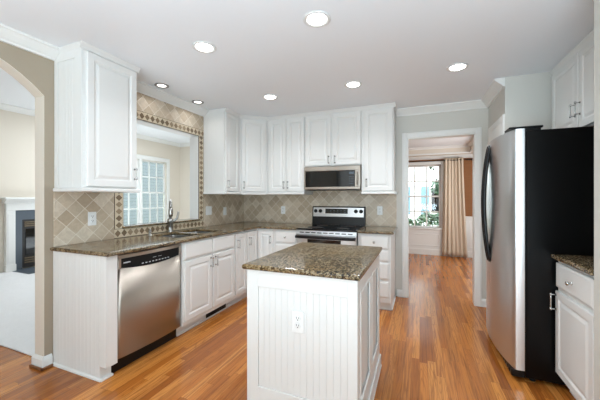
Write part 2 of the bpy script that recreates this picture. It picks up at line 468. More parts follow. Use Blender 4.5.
# back wall with doorway
DX0, DX1, DZ = -0.150, 0.620, 2.07
w = MB(); w.box(XL, DX0, YB, YB + .12, 0, 2.46); w.box(DX1, XJ + .12, YB, YB + .12, 0, 2.46); w.box(DX0, DX1, YB, YB + .12, DZ, 2.46)
wb = struct('wall_back', w, M['wallg'], label='back wall with the dining room doorway')
# right side: jog, alcove back, long right wall, near stub
w = MB(); w.box(XJ, XJ + .11, YF, YB, 0, 2.46); w.box(XJ + .11, XR, YF, YF + .11, 0, 2.46); w.box(XR, XR + .11, 1.86, YF + .11, 0, 2.46)
struct('wall_right', w, M['wallg'], label='right wall stepping out around the fridge alcove')
w = MB(); w.box(0.84, XR, 1.86, 1.995, 0, CE)
w.box(XR + .11, 2.7, 1.86, 1.97, 0, CE)
struct('wall_right_near', w, M['pillar'], label='pale wall end at the right edge beside the near cabinet')
struct('wall_right_rear', MB().box(2.6, 2.7, -2.6, 1.86, 0, CE), M['wallg'], label='right wall behind the camera')
# rear wall with two tall window openings
w = MB(); w.box(-2.757, -1.7, -2.7, -2.6, 0, CE); w.box(-1.4, .45, -2.7, -2.6, 0, CE); w.box(.75, 2.7, -2.7, -2.6, 0, CE)
for a in (-1.7, .45): w.box(a, a + .3, -2.7, -2.6, 0, .45); w.box(a, a + .3, -2.7, -2.6, 2.15, CE)
struct('wall_rear', w, M['wallg'], label='wall behind the camera with two tall windows')
# family room walls
WY0, WY1, WZ0, WZ1 = 4.66, 6.31, 0.58, 2.285
w = MB(); w.box(FX - .12, FX, -3.0, WY0, 0, FC); w.box(FX - .12, FX, WY1, FYB + .1, 0, FC); w.box(FX - .12, FX, WY0, WY1, 0, WZ0); w.box(FX - .12, FX, WY0, WY1, WZ1, FC)
struct('wall_family_left', w, M['cream'], label='cream wall with fireplace and window seen through the openings')
struct('wall_family_back', MB().box(FX - .1, XL - T, FYB, FYB + .1, 0, FC), M['cream'], label='cream end wall of the far room')
w = MB(); w.box(FX, -6.1, -2.9, -2.8, 0, FC); w.box(-5.3, -2.757, -2.9, -2.8, 0, FC); w.box(-6.1, -5.3, -2.9, -2.8, 2.2, FC); w.box(-6.1, -5.3, -2.9, -2.8, 0, .6)
struct('wall_family_front', w, M['cream'], label='near wall of the room through the arch')
# dining walls
GX0, GX1, GZ0, GZ1 = -0.40, 0.44, 0.61, 2.04
w = MB(); w.box(XD0, GX0, YD, YD + .12, 0, 2.46); w.box(GX1, XD1, YD, YD + .12, 0, 2.46); w.box(GX0, GX1, YD, YD + .12, 0, GZ0); w.box(GX0, GX1, YD, YD + .12, GZ1, 2.46)
struct('wall_dining_back', w, M['grass_cloth'], label='brown grasscloth wall of the dining room')
struct('wall_dining_left', MB().box(XD0 - .1, XD0, YB + .12, YD + .12, 0, 2.46), M['grass_cloth'])
w = MB(); w.box(XD1, XD1 + .1, YB + .12, YD + .12, 0, 2.46)
struct('wall_dining_right', w, M['grass_cloth'])

# ------------------------------------------------------------------ trims
CROWN = [(0, 0), (.088, 0), (.088, -.014), (.076, -.020), (.062, -.036), (.036, -.060), (.022, -.070), (.018, -.082), (0, -.082)]
def crown(mb, p0, p1, nrm, z=CE, prof=CROWN, sc=1.0):
    p0 = Vector((*p0, z)); p1 = Vector((*p1, z)); dd = (p1 - p0)
    L = dd.length
    mb.prism([(a * sc, b * sc) for a, b in prof], p0, Vector((*nrm, 0)), (0, 0, 1), dd.normalized(), L)
m = MB(); crown(m, (XL, -2.6), (XL, 1.402), (1, 0)); struct('trim_1', m, M['trim'], label='white crown moulding on the left wall over the arch')
m = MB(); crown(m, (XL, 1.881), (XL, 3.110), (1, 0)); struct('trim_2', m, M['trim'], label='white crown moulding over the sink opening')
m = MB(); crown(m, (-.283, YB), (XJ, YB), (0, -1)); crown(m, (XJ, YF), (XJ, YB), (-1, 0)); struct('trim_3', m, M['trim'], label='white crown moulding over the doorway and pantry door')
m = MB(); crown(m, (FX, -2.8), (FX, FYB), (1, 0), FC, sc=1.1); crown(m, (FX, FYB), (XL - T, FYB), (0, -1), FC, sc=1.1)
struct('trim_4', m, M['trim'], label='white crown moulding of the far room')
# doorway casing
def casing(mb, x0, x1, z1, cw, y, t=.018):
    # local: opening x0..x1, top z1, on plane y facing -y
    prof = [(0, 0), (0, -t * .55), (cw * .15, -t * .8), (cw * .7, -t), (cw, -t * .8), (cw, 0)]
    mb.prism(prof, (x0, y, 0), (-1, 0, 0), (0, 1, 0), (0, 0, 1), z1 + cw)
    mb.prism(prof, (x1, y, 0), (1, 0, 0), (0, 1, 0), (0, 0, 1), z1 + cw)
    mb.prism(prof, (x0, y, z1), (0, 0, 1), (0, 1, 0), (1, 0, 0), x1 - x0)
m = MB(); casing(m, DX0, DX1, DZ, .062, YB)
m.box(DX0 - .001, DX0 + .012, YB - .004, YB + .124, 0, DZ); m.box(DX1 - .012, DX1 + .001, YB - .004, YB + .124, 0, DZ); m.box(DX0, DX1, YB - .004, YB + .124, DZ - .012, DZ + .001)
struct('trim_5', m, M['trim'], label='white casing of the dining room doorway')
# baseboards
BB = [(0, 0), (.016, 0), (.016, .07), (.010, .082), (.005, .092), (0, .092)]
def base(mb, p0, p1, nrm, prof=BB, z=0):
    p0 = Vector((*p0, z)); p1 = Vector((*p1, z)); dd = p1 - p0
    mb.prism(prof, p0, Vector((*nrm, 0)), (0, 0, 1), dd.normalized(), dd.length)
m = MB(); base(m, (-.275, YB), (DX0 - .063, YB), (0, -1)); base(m, (DX1 + .063, YB), (XJ, YB), (0, -1)); struct('baseboard_back', m, M['trim'])
m = MB(); base(m, (XL, JY - .014), (XL, 1.386), (1, 0)); base(m, (XL - T - .014, JY - .004), (XL + .014, JY - .004), (0, -1)); base(m, (XL, -2.6), (XL, AYC - aw), (1, 0))
struct('baseboard_left', m, M['trim'], label='white baseboard wrapping the foot of the arch')
m = MB(); m.box(XL - T - .02, XL + .03, JY - .034, JY - .020, 0, .020, .004); m.box(XL + .0165, XL + .03, JY - .034, 1.385, 0, .020, .004)
struct('trim_6', m, M['threshold'], label='oak shoe moulding at the foot of the arch')
m = MB(); base(m, (FX, -2.8), (FX, 2.72), (1, 0)); base(m, (FX, 4.4), (FX, FYB), (1, 0)); base(m, (FX, FYB), (XL - T, FYB), (0, -1)); struct('baseboard_family', m, M['trim'])
# dining wainscot with cap, raised frames, base; crown
m = MB()
m.box(XD0, GX0 - .09, YD - .012, YD - .001, 0.0, .86); m.box(GX0 - .09, GX1 + .09, YD - .012, YD - .001, 0, .56); m.box(GX1 + .09, XD1, YD - .012, YD - .001, 0, .86)
m.box(GX1 + .09, XD1, YD - .045, YD - .001, .86, .89, .006); m.box(XD0, GX0 - .09, YD - .045, YD - .001, .86, .89, .006)
m.box(XD0, XD1, YD - .026, YD - .012, 0, .13, .004)
for a, b, zt in ((.99, 1.55, .78), (.50, .95, .78), (-.36, .42, .48), (-1.2, -.55, .78)):
    m.box(a, b, YD - .022, YD - .012, .20, .225, .004); m.box(a, b, YD - .022, YD - .012, zt - .025, zt, .004)
    m.box(a, a + .025, YD - .022, YD - .012, .225, zt - .025, .004); m.box(b - .025, b, YD - .022, YD - .012, .225, zt - .025, .004)
struct('trim_7', m, M['trim'], label='white panelled wainscot in the dining room')
m = MB(); crown(m, (XD0, YD), (XD1, YD), (0, -1), 2.23, sc=.85); crown(m, (XD1, YB + .12), (XD1, YD), (-1, 0), 2.23, sc=.85)
for a, b, nn in (((TX0, TY1), (TX1, TY1), (0, -1)), ((TX1, TY0), (TX1, TY1), (-1, 0))):
    crown(m, a, b, nn, 2.262, [(0, 0), (.02, 0), (.024, -.012), (.02, -.034), (0, -.034)])
    crown(m, a, b, nn, 2.40, sc=.6)
struct('trim_8', m, M['trim'], label='white mouldings of the dining room tray ceiling')

# ------------------------------------------------------------------ backsplash (children of their walls)
TT = 0.008
m = MB()
m.box(XL, XL + TT, YE, 1.884, .9145, 1.36)
m.box(XL, XL + TT, 1.856, 3.105, 2.176, 2.362); m.box(XL, XL + TT, 1.856, 1.884, 1.36, 2.176)
m.box(XL, XL + TT, 3.1045, YB, .9145, 1.36)
struct('backsplash', m, M['ty'], wl)
m = MB(); m.box(XL + TT, -.283, YB - TT, YB, .9145, 1.372); m.box(-1.443, -.68, YB - TT, YB, 1.372, 1.42)
struct('backsplash', m, M['tx'], wb)
m = MB(); m.box(XL + TT, XL + TT + .006, YE - .012, YE, .9145, 1.36)
def strip(L, loc, rot): # strip of length L, width .0895
    return struct_child(MB().box(0, L, -.011, 0, 0, .0875), loc, rot)
def struct_child(mb, loc, rot):
    o = mb.build('tile_border', M['border'], wl); o.location = loc; o.rotation_euler = rot; return o
# local x along Y of the wall, local -y outward (+X): rotz = 90deg
strip(3.1035 - 1.8855, (XL, 1.8855, 2.087), (0, 0, R(90)))
strip(3.1035 - 1.8855, (XL, 1.8855, .9147), (0, 0, R(90)))
# vertical pieces: rotate the strip about the outward axis
def vstrip(y0):
    o = MB().box(0, 1.082, -.011, 0, 0, .0875).build('tile_border', M['border'], wl)
    o.matrix_world = Matrix.Translation((XL, y0 + .0875, 1.0035)) @ Matrix.Rotation(R(90), 4, 'Z') @ Matrix.Rotation(R(-90), 4, 'Y')
    return o
vstrip(1.886); vstrip(3.015)
sl = MB().box(XL - T - .03, XL + .028, PY0 - .012, PY1 + .012, 1.0, 1.022, .006, 2)
struct('trim_9', sl, M['granite'], label='granite ledge of the pass-through over the sink')

# ------------------------------------------------------------------ windows
def window_unit(mb_frame, gl, x0, x1, z0, z1, y, cols=3, rows=2):
    """double-hung unit local: x along, facing -y (inside), frame around plane y"""
    zm = (z0 + z1) / 2
    for (a, b, yo) in ((z0, zm + .018, 0.0), (zm - .018, z1, .03)):
        f = .038
        mb_frame.box(x0, x0 + f, y + yo, y + yo + .03, a, b, .003); mb_frame.box(x1 - f, x1, y + yo, y + yo + .03, a, b, .003)
        mb_frame.box(x0 + f, x1 - f, y + yo, y + yo + .03, a, a + f, .003); mb_frame.box(x0 + f, x1 - f, y + yo, y + yo + .03, b - f, b, .003)
        gx0, gx1, gz0, gz1 = x0 + f, x1 - f, a + f, b - f
        for i in range(1, cols):
            xx = gx0 + (gx1 - gx0) * i / cols; mb_frame.box(xx - .014, xx + .014, y + yo + .006, y + yo + .024, gz0, gz1)
        for j in range(1, rows):
            zz = gz0 + (gz1 - gz0) * j / rows; mb_frame.box(gx0, gx1, y + yo + .007, y + yo + .023, zz - .014, zz + .014)
        gl.box(gx0, gx1, y + yo + .0135, y + yo + .0165, gz0, gz1)
def casing4(mb, x0, x1, z0, z1, cw, y, t=.02, stool=True):
    mb.box(x0 - cw, x0, y - t, y, z0 - .02, z1 + cw * 1.15, .004); mb.box(x1, x1 + cw, y - t, y, z0 - .02, z1 + cw * 1.15, .004)
    mb.box(x0, x1, y - t, y, z1, z1 + cw * 1.15, .004)
    mb.box(x0 - cw - .02, x1 + cw + .02, y - .05, y + .06, z0 - .035, z0, .006); mb.box(x0 - cw, x1 + cw, y - t, y, z0 - .11, z0 - .036, .004)
# dining window (faces -Y)
fr = MB(); gl = MB(); window_unit(fr, gl, GX0, GX1, GZ0, GZ1, YD + .03)
o = struct('window_1', fr, M['trim'], label='dining room double-hung window with white muntins')
gl.build('window_glass', M['glass'], o)
cs = MB(); casing4(cs, GX0, GX1, GZ0, GZ1, .075, YD - .001); cs.build('window_casing', M['trim'], o)
# family double window (faces +X): local built in xy with rotz 90
fr = MB(); gl = MB()
window_unit(fr, gl, 0, .79, WZ0, WZ1, .03); window_unit(fr, gl, .86, 1.65, WZ0, WZ1, .03); fr.box(.79, .86, -.01, .1, WZ0, WZ1, .004)
o = struct('window_2', fr, M['trim'], label='pair of double-hung windows seen through the pass-through', loc=(FX, WY0, 0), rotz=R(90))
gl.build('window_glass', M['glass'], o)
cs = MB(); casing4(cs, 0, 1.65, WZ0, WZ1, .10, -.001); cs.build('window_casing', M['trim'], o)

# ------------------------------------------------------------------ pantry door on the jog wall (faces -X): local x = -Y
o = MB()
o.panel(0, .58, 0.01, 2.03, [(0, 0), (0, -.012), (.002, -.014), (.055, -.014)])
DRW = [(0, -.014), (0, -.0145), (.006, -.006), (.014, -.006), (.034, -.012)]
for (a, b, c, dd) in ((.10, .27, 1.66, 1.92), (.31, .48, 1.66, 1.92), (.10, .27, .95, 1.58), (.31, .48, .95, 1.58), (.10, .27, .2, .85), (.31, .48, .2, .85)):
    o.panel(a, b, c, dd, [(0, -.0142), (.012, -.0185), (.02, -.0142), (.03, -.0145), (.045, -.019)])
dr = struct('door_1', o, M['trim'], label='white panelled pantry door behind the fridge', loc=(XJ - .0005, 3.93, 0), rotz=R(-90))
cs = MB(); casing(cs, -.004, .530, 2.034, .06, 0); cs.build('door_casing', M['trim'], dr)

# ------------------------------------------------------------------ cabinets
def pull(parent, x, z, L=.105, y=-.0215, horizontal=False):
    m = MB()
    for s in (-1, 1):
        m.box(-.008, .008, -.004, 0, s * L * .40 - .008, s * L * .40 + .008, .002)
        m.tube([(0, -.004, s * L * .40), (0, -.030, s * L * .40)], .0045, 8)
        m.lathe([(0.002, -.010), (.0065, -.008), (.0075, 0), (.0065, .008), (.002, .010)], Matrix.Translation((0, -.030, s * L * .40)), 10)
    m.tube([(0, -.030, -L * .47), (0, -.030, -L * .2), (0, -.030, L * .2), (0, -.030, L * .47)], [.0055, .0046, .0046, .0055], 10)
    return m.build('handle', M['chrome'], parent, (x, y, z))
def knob(parent, x, z, y=-.0215):
    m = MB(); m.lathe([(.009, 0), (.009, .003), (.005, .006), (.005, .014), (.013, .019), (.0145, .024), (.011, .029), (0, .030)], Matrix.Rotation(R(90), 4, 'X'), 16)
    return m.build('knob', M['chrome'], parent, (x, y, z))
DOORP = lambda st: [(0, 0), (0, -.016), (.004, -.020), (st - .006, -.020), (st, -.016), (st + .004, -.012), (st + .012, -.012), (st + .030, -.0185), (st + .033, -.019)]
def cab_door(parent, x0, x1, z0, z1, y, st=.055, name='door'):
    m = MB(); m.panel(0, x1 - x0, 0, z1 - z0, DOORP(min(st, (x1 - x0) * .22)))
    return m.build(name, M['cab'], parent, (x0, y - .0005, z0))
def drawer(parent, x0, x1, z0, z1, y):
    m = MB(); m.panel(0, x1 - x0, 0, z1 - z0, [(0, 0), (0, -.013), (.003, -.016), (.014, -.020), (.020, -.0205)])
    return m.build('drawer', M['cab'], parent, (x0, y - .0005, z0))
def beads(mb, a0, a1, z0, z1, place, bw=.0415, t=.007, grv=.0011):
    """vertical beadboard planks; place(u,v)->box args"""
    n = max(1, round((a1 - a0) / bw)); st = (a1 - a0) / n
    for i in range(n): place(a0 + i * st + (grv / 2), a0 + (i + 1) * st - grv / 2)
CCR = [(0, -.042), (.005, -.042), (.007, -.034), (.014, -.022), (.024, -.008), (.026, 0), (0, 0)]
def upper(label, w_, dep, z0, z1, loc, rotz, group, rail=True, crown_sides=(False, False), side_bead=False, depth_crown=None):
    t = thing('upper_cabinet', label, 'cabinet', loc, rotz, group)
    MB().box(.001, w_ - .001, -dep, -.002, z0, CE - .0015, .002).build('body', M['cab'], t)
    # crown along the top
    cm = MB(); pr = CCR
    a = -.0 - (.025 if crown_sides[0] else 0); b = w_ + (.025 if crown_sides[1] else 0)
    cm.prism(pr, (a, -dep - .0005, CE - .001), (0, -1, 0), (0, 0, 1), (1, 0, 0), b - a)
    if crown_sides[0]: cm.prism(pr, (.0005, -dep, CE - .001), (-1, 0, 0), (0, 0, 1), (0, 1, 0), dep - .002)
    if crown_sides[1]: cm.prism(pr, (w_ - .0005, -dep, CE - .001), (1, 0, 0), (0, 0, 1), (0, 1, 0), dep - .002)
    cm.build('crown_moulding', M['cab'], t)
    if rail:
        rm = MB(); s0 = .026 if (crown_sides[0] or side_bead) else 0; s1 = .022 if crown_sides[1] else 0
        rm.box(-s0, w_ + s1, -dep - .034, -.010, z0 - .030, z0 - .0005, .008, 2); rm.build('light_rail', M['cab'], t)
    if side_bead:
        sm = MB()
        sm.box(-.0085, -.0005, -dep, -dep + .075, z0, z1, .001); sm.box(-.0085, -.0005, -.045, -.002, z0, z1, .001)
        sm.box(-.0085, -.0005, -dep + .075, -.045, z1 - .06, z1, .001)
        beads(sm, -dep + .076, -.046, z0, z1 - .06, lambda p, q: sm.box(-.0055, -.0030, p, q, z0, z1 - .06, .0011), .036); sm.box(-.0032, -.0005, -dep + .076, -.046, z0, z1 - .06)
        sm.build('side_panel', M['cab'], t)
    return t
UB, UT = 1.370, 2.40
UD = .33
G_U = 'white upper wall cabinets'
t = upper('tall white upper cabinet between the arch and the sink opening', 1.853 - 1.412, UD, UB, UT, (XL, 1.412, 0), R(90), G_U, crown_sides=(True, True), side_bead=True)
dd = cab_door(t, .022, .434, UB + .012, 2.388, -UD); pull(dd, .412 - .028, .115)
t = upper('narrow white upper cabinet just right of the sink opening', 3.457 - 3.115, UD, UB, UT, (XL, 3.115, 0), R(90), G_U, crown_sides=(False, False), side_bead=True)
dd = cab_door(t, .012, .295, UB + .012, 2.385, -UD, .045); pull(dd, .03, .09)
# diagonal corner cabinet
t = thing('upper_cabinet', 'diagonal white corner upper cabinet between the left and back walls', 'cabinet', (XL, YB, 0), 0, G_U)
cw = .61
poly = [(.002, -.002), (.002, -cw + .001), (UD, -cw + .001), (cw - .001, -UD), (cw - .001, -.002)]
MB().prism(poly, (0, 0, UB), (1, 0, 0), (0, 1, 0), (0, 0, 1), CE - .0015 - UB).build('body', M['cab'], t)
dl = math.hypot(cw - UD, cw - UD)
off = .012
MB().prism(CCR, (UD + .0004, -cw - .0004, CE - .001), (.7071, -.7071, 0), (0, 0, 1), (.7071, .7071, 0), dl).build('crown_moulding', M['cab'], t)
MB().prism([(.010, -.010), (.010, -cw + .001), (UD + .010, -cw + .001 - .0), (UD + .034, -cw + .001), (cw - .001, -UD - .034), (cw - .001, -.010)], (0, 0, UB - .030), (1, 0, 0), (0, 1, 0), (0, 0, 1), .0295).build('light_rail', M['cab'], t)
m = MB(); m.panel(0, dl - .05, 0, 1.003, DOORP(.055))
dd = m.build('door', M['cab'], t, (UD + .0005 + .025 * .7071, -cw - .0005 + .025 * .7071, UB + .012), R(45)); pull(dd, .03, .09)
XA, XB_, XC, XE = XL + cw, -1.443, -.680, -.292
t = upper('two-door white upper cabinet left of the microwave', XB_ - XA, UD, UB, UT, (XA, YB, 0), 0, G_U)
w_ = XB_ - XA
dd = cab_door(t, .035, w_ / 2 + .012, UB + .012, 2.385, -UD); pull(dd, w_ / 2 + .012 - .035 - .028, .09)
dd = cab_door(t, w_ / 2 + .017, w_ - .008, UB + .012, 2.385, -UD); pull(dd, .028, .09)
t = upper('short two-door white upper cabinet above the microwave', XC - XB_, UD, 1.712, UT, (XB_, YB, 0), 0, G_U, rail=False)
w_ = XC - XB_
dd = cab_door(t, .01, w_ / 2 - .014, 1.722, 2.385, -UD); pull(dd, w_ / 2 - .024 - .028, .07)
dd = cab_door(t, w_ / 2 + .014, w_ - .01, 1.722, 2.385, -UD); pull(dd, .028, .07)
t = upper('single-door white upper cabinet right of the microwave', XE - XC, UD, UB, UT, (XC, YB, 0), 0, G_U, crown_sides=(False, True))
dd = cab_door(t, .035, XE - XC - .012, UB + .012, 2.385, -UD); pull(dd, .03, .10)
# over the fridge, on the right wall (faces -X): local x -> -Y
OW = 1.02
t = upper('two-door white upper cabinet above the black-sided fridge', OW, .33, 1.800, UT, (XR, YF - .003, 0), R(-90), G_U, rail=False)
dd = cab_door(t, .02, .494, 1.812, 2.388, -.33); pull(dd, .474 - .03, .145)
dd = cab_door(t, .510, OW - .02, 1.812, 2.388, -.33); pull(dd, .03, .145)
t = upper('white upper cabinet at the right edge nearest the camera', YF - .003 - OW - .005 - 2.0, .33, 1.800, UT, (XR, YF - .003 - OW - .003, 0), R(-90), G_U, rail=False)
w_ = YF - .003 - OW - .005 - 2.0
dd = cab_door(t, .015, w_ - .015, 1.812, 2.388, -.33); pull(dd, .03, .09)

# ---- base cabinets
BH, TK = .884, .10
BD = .61
G_B = 'white base cabinets'
def base_cab(label, w_, loc, rotz, hollow=False, toe=True, depth=BD):
    t = thing('base_cabinet', label, 'cabinet', loc, rotz, G_B)
    m = MB()
    if not hollow: m.box(.001, w_ - .001, -depth, -.002, TK, BH - .0005, .002)
    else:
        m.box(.001, .019, -depth, -.002, TK, BH - .0005); m.box(w_ - .019, w_ - .001, -depth, -.002, TK, BH - .0005)
        m.box(.019, w_ - .019, -depth, -.002, TK, TK + .018); m.box(.019, w_ - .019, -.008, -.002, TK + .018, BH - .0005)
        m.box(.019, w_ - .019, -depth, -depth + .018, TK + .018, BH - .0005)
    m.build('body', M['cab'], t)
    if toe:
        k = MB(); k.box(.001, w_ - .001, -depth + .075, -.05, 0, TK - .0005); k.box(.001, w_ - .001, -depth + .060, -depth + .074, 0, .022, .005)
        k.build('toe_kick', M['cab'], t)
    return t
# end panel with beadboard left of the dishwasher
t = thing('base_cabinet_end', 'white beadboard end panel at the foot of the arch, beside the dishwasher', 'cabinet panel', (XL, YE, 0), R(90))
m = MB(); m.prism([(-.002, 0), (-.002, BH - .0005), (-BD, BH - .0005), (-BD, TK), (-BD + .068, TK), (-BD + .068, 0)], (.0, 0, 0), (0, 1, 0), (0, 0, 1), (1, 0, 0), .018)
m.box(.018, .078, -BD, -BD + .018, TK, BH - .0005)
m.box(.018, .078, -BD + .068, -BD + .08, .0, TK)
m.build('body', M['cab'], t)
m = MB()
beads(m, -.5405, -.003, 0, 0, lambda p, q: m.box(-.0055, -.0030, p, q, .02, BH - .001, .0011), .0400); m.box(-.0032, -.0003, -.5405, -.003, .02, BH - .001)
m.box(-.0055, -.0003, -BD, -.5425, TK, BH - .001, .001)
m.build('beadboard', M['cab'], t)
m = MB(); m.prism([(0, 0), (-.016, 0), (-.014, .012), (-.006, .020), (0, .020)], (0, -.56, 0), (1, 0, 0), (0, 0, 1), (0, 1, 0), .552)
m.box(-.014, .078, -.572, -.5425, 0, .016, .003); m.build('shoe_moulding', M['cab'], t)
# sink base
SY0, SY1 = 2.108, 2.925
t = base_cab('two-door white sink base cabinet under the sink, right of the dishwasher', SY1 - SY0, (XL, SY0, 0), R(90), hollow=True)
w_ = SY1 - SY0
drawer(t, .012, w_ / 2 - .008, .718, .868, -BD); drawer(t, w_ / 2 + .008, w_ - .012, .718, .868, -BD)
dd = cab_door(t, .012, w_ / 2 - .008, .145, .700, -BD); pull(dd, w_ / 2 - .020 - .03, .485)
dd = cab_door(t, w_ / 2 + .008, w_ - .012, .145, .700, -BD); pull(dd, .03, .485)
# narrow cabinet
NY1 = 3.18
t = base_cab('narrow one-door white base cabinet right of the sink base', NY1 - SY1, (XL, SY1 + .001, 0), R(90))
dd = cab_door(t, .010, NY1 - SY1 - .012, .145, .862, -BD, .05); pull(dd, .032, .60)
# L-shaped corner cabinet
XK = -1.775
t = thing('base_cabinet', 'white corner base cabinet with a folding pair of doors', 'cabinet', (XL, YB, 0), 0, G_B)
A = NY1 + .002 - YB
poly = [(.002, -.002), (.002, A), (BD, A), (BD, -BD), (XK - XL, -BD), (XK - XL, -.002)]
MB().prism(poly, (0, 0, TK), (1, 0, 0), (0, 1, 0), (0, 0, 1), BH - .0005 - TK).build('body', M['cab'], t)
q = BD - .075
MB().prism([(.05, -.05), (.05, A), (q, A), (q, -q), (XK - XL, -q), (XK - XL, -.05)], (0, 0, 0), (1, 0, 0), (0, 1, 0), (0, 0, 1), TK - .0005).build('toe_kick', M['cab'], t)
m = MB(); m.panel(0, -BD - A - .034, 0, .717, DOORP(.05)); dd = m.build('door', M['cab'], t, (BD + .0005, A + .010, .145), R(90)); pull(dd, .030, .60)
m = MB(); m.panel(0, XK - XL - BD - .036, 0, .717, DOORP(.05)); dd = m.build('door', M['cab'], t, (BD + .026, -BD - .0005, .145), 0); pull(dd, XK - XL - BD - .036 - .03, .60)
# drawer base left of range
RX0, RX1 = -1.436, -.674
t = base_cab('white base cabinet with a knobbed drawer left of the range', RX0 - .003 - XK, (XK + .001, YB, 0), 0)
w_ = RX0 - .003 - XK
dd = drawer(t, .03, w_ - .012, .715, .862, -BD); knob(dd, (w_ - .042) / 2, .075)
for a, b in ((.535, .695), (.345, .515), (.145, .325)):
    dd = drawer(t, .03, w_ - .012, a, b, -BD); knob(dd, (w_ - .042) / 2, (b - a) / 2)
# drawer stack right of range
EX = -.297
t = base_cab('white four-drawer base cabinet between the range and the doorway', EX - RX1 - .003, (RX1 + .002, YB, 0), 0)
w_ = EX - RX1 - .003
for a, b in ((.712, .862), (.575, .697), (.37, .555), (.165, .342)):
    dd = drawer(t, .03, w_ - .026, a, b, -BD); knob(dd, (w_ - .056) / 2, (b - a) / 2)
m = MB(); m.box(w_, w_ + .012, -.535, -.002, 0, .02, .004); m.build('shoe_moulding', M['cab'], t)
# right side cabinet by the fridge (faces -X)
FN = 2.510    # near side plane of the fridge
t = base_cab('white base cabinet at the right edge in front of the fridge', FN - .015 - 2.0, (XR, FN - .014, 0), R(-90), depth=.585)
w_ = FN - .015 - 2.0
dd = drawer(t, .014, w_ - .014, .70, .862, -.585); knob(dd, .24, .08)
dd = cab_door(t, .014, w_ - .014, .125, .672, -.585, .05); pull(dd, .022, .475, .12)

# ------------------------------------------------------------------ countertops
CT0, CT1 = BH, .914
xs = [XL + .002, -2.535, -2.125, -1.990, RX0 - .002]
ys = [1.374, 2.16, 2.50, 2.53, 2.855, YB - .647, YB - .0095]
def keepL(i, j):
    if i == 3: return j == 5
    if i == 1 and j in (1, 3): return False
    return True
o = MB().slab(xs, ys, keepL, CT0, CT1, .012, 3).build('countertop', M['granite'])
tag(o, 'L-shaped brown granite countertop holding the sink, from arch to range', 'countertop', 'brown granite countertops')
o = MB().slab([RX1 + .003, EX + .030], [YB - .647, YB - .0095], lambda i, j: True, CT0, CT1, .012, 3).build('countertop', M['granite'])
tag(o, 'short brown granite countertop between the range and the doorway', 'countertop', 'brown granite countertops')
o = MB().slab([XR - .625, XR - .002], [2.0, FN - .012], lambda i, j: True, CT0, CT1, .012, 3).build('countertop', M['granite'])
tag(o, 'brown granite countertop at the right edge in front of the fridge', 'countertop', 'brown granite countertops')

# ------------------------------------------------------------------ sink, faucet, soap
t = thing('sink', 'double-bowl stainless sink set into the granite below the pass-through', 'sink', (-2.33, 2.51, .884))
def bowl(x0, x1, y0, y1, dep):
    m = MB(); lp = []
    def rr(a, r, z):
        pts = []
        for cx_, cy_, s in ((x1 - a - r, y1 - a - r, 0), (x0 + a + r, y1 - a - r, 90), (x0 + a + r, y0 + a + r, 180), (x1 - a - r, y0 + a + r, 270)):
            for k in range(5):
                an = R(s + 90 * k / 4); pts.append((cx_ + r * math.cos(an), cy_ + r * math.sin(an), z))
        return pts
    lp = [rr(-.012, .02, -.001), rr(-.001, .03, -.001), rr(.0, .03, -.01), rr(.006, .04, -dep + .03), rr(.03, .04, -dep), rr(.12, .02, -dep - .004)]
    lp += [rr(.03, .04, -dep - .008), rr(.0, .045, -dep + .028), rr(-.004, .034, -.012), rr(-.012, .02, -.004)]
    m.rings(lp[:6], cap0=False, smooth=True)
    return m
bowl(-.205, .205, -.35, -.01, .19).build('bowl', M['sinksteel'], t)
bowl(-.205, .205, .02, .345, .17).build('bowl', M['sinksteel'], t)
for cy, dp in ((-.18, .194), (.18, .174)): MB().lathe([(.03, 0), (.032, .004), (.02, .006), (.008, .003)], Matrix.Translation((0, cy, -dp)), 16).build('drain', M['chrome'], t)
t = thing('faucet', 'tall satin pull-down faucet standing behind the sink', 'faucet', (-2.578, 2.50, CT1), R(-42))
MB().lathe([(.034, 0), (.035, .006), (.029, .014), (.025, .03), (.025, .10), (.030, .105), (.030, .138), (.022, .148), (.016, .16)], None, 20).build('base', M['nickel'], t)
pts = [(0, 0, .155), (0, 0, .25)] + [(.055 - .055 * math.cos(R(a)), 0, .29 + .055 * math.sin(R(a))) for a in range(0, 181, 15)] + [(.11, 0, .265)]
MB().tube(pts, .0155, 14).build('spout', M['nickel'], t)
MB().lathe([(.017, .270), (.021, .262), (.024, .24), (.024, .205), (.021, .182), (.016, .176), (0, .176)], Matrix.Translation((.11, 0, 0)), 18).build('spray_head', M['nickel'], t)
m = MB(); m.tube([(0, .02, .12), (0, .045, .125), (.004, .07, .15), (.008, .078, .20), (.01, .082, .225)], [.017, .015, .012, .010, .011], 10); m.build('lever', M['nickel'], t)
t = thing('soap_dispenser', 'small satin soap dispenser on the granite left of the faucet', 'soap dispenser', (-2.50, 2.165, CT1))
MB().lathe([(.021, 0), (.021, .004), (.014, .010), (.012, .03), (.015, .034), (.015, .048), (.008, .052), (.006, .064)], None, 16).build('base', M['nickel'], t)
MB().tube([(0, 0, .060), (.012, -.008, .066), (.045, -.03, .064), (.055, -.036, .058)], [.009, .008, .006, .0055], 10).build('nozzle', M['nickel'], t)

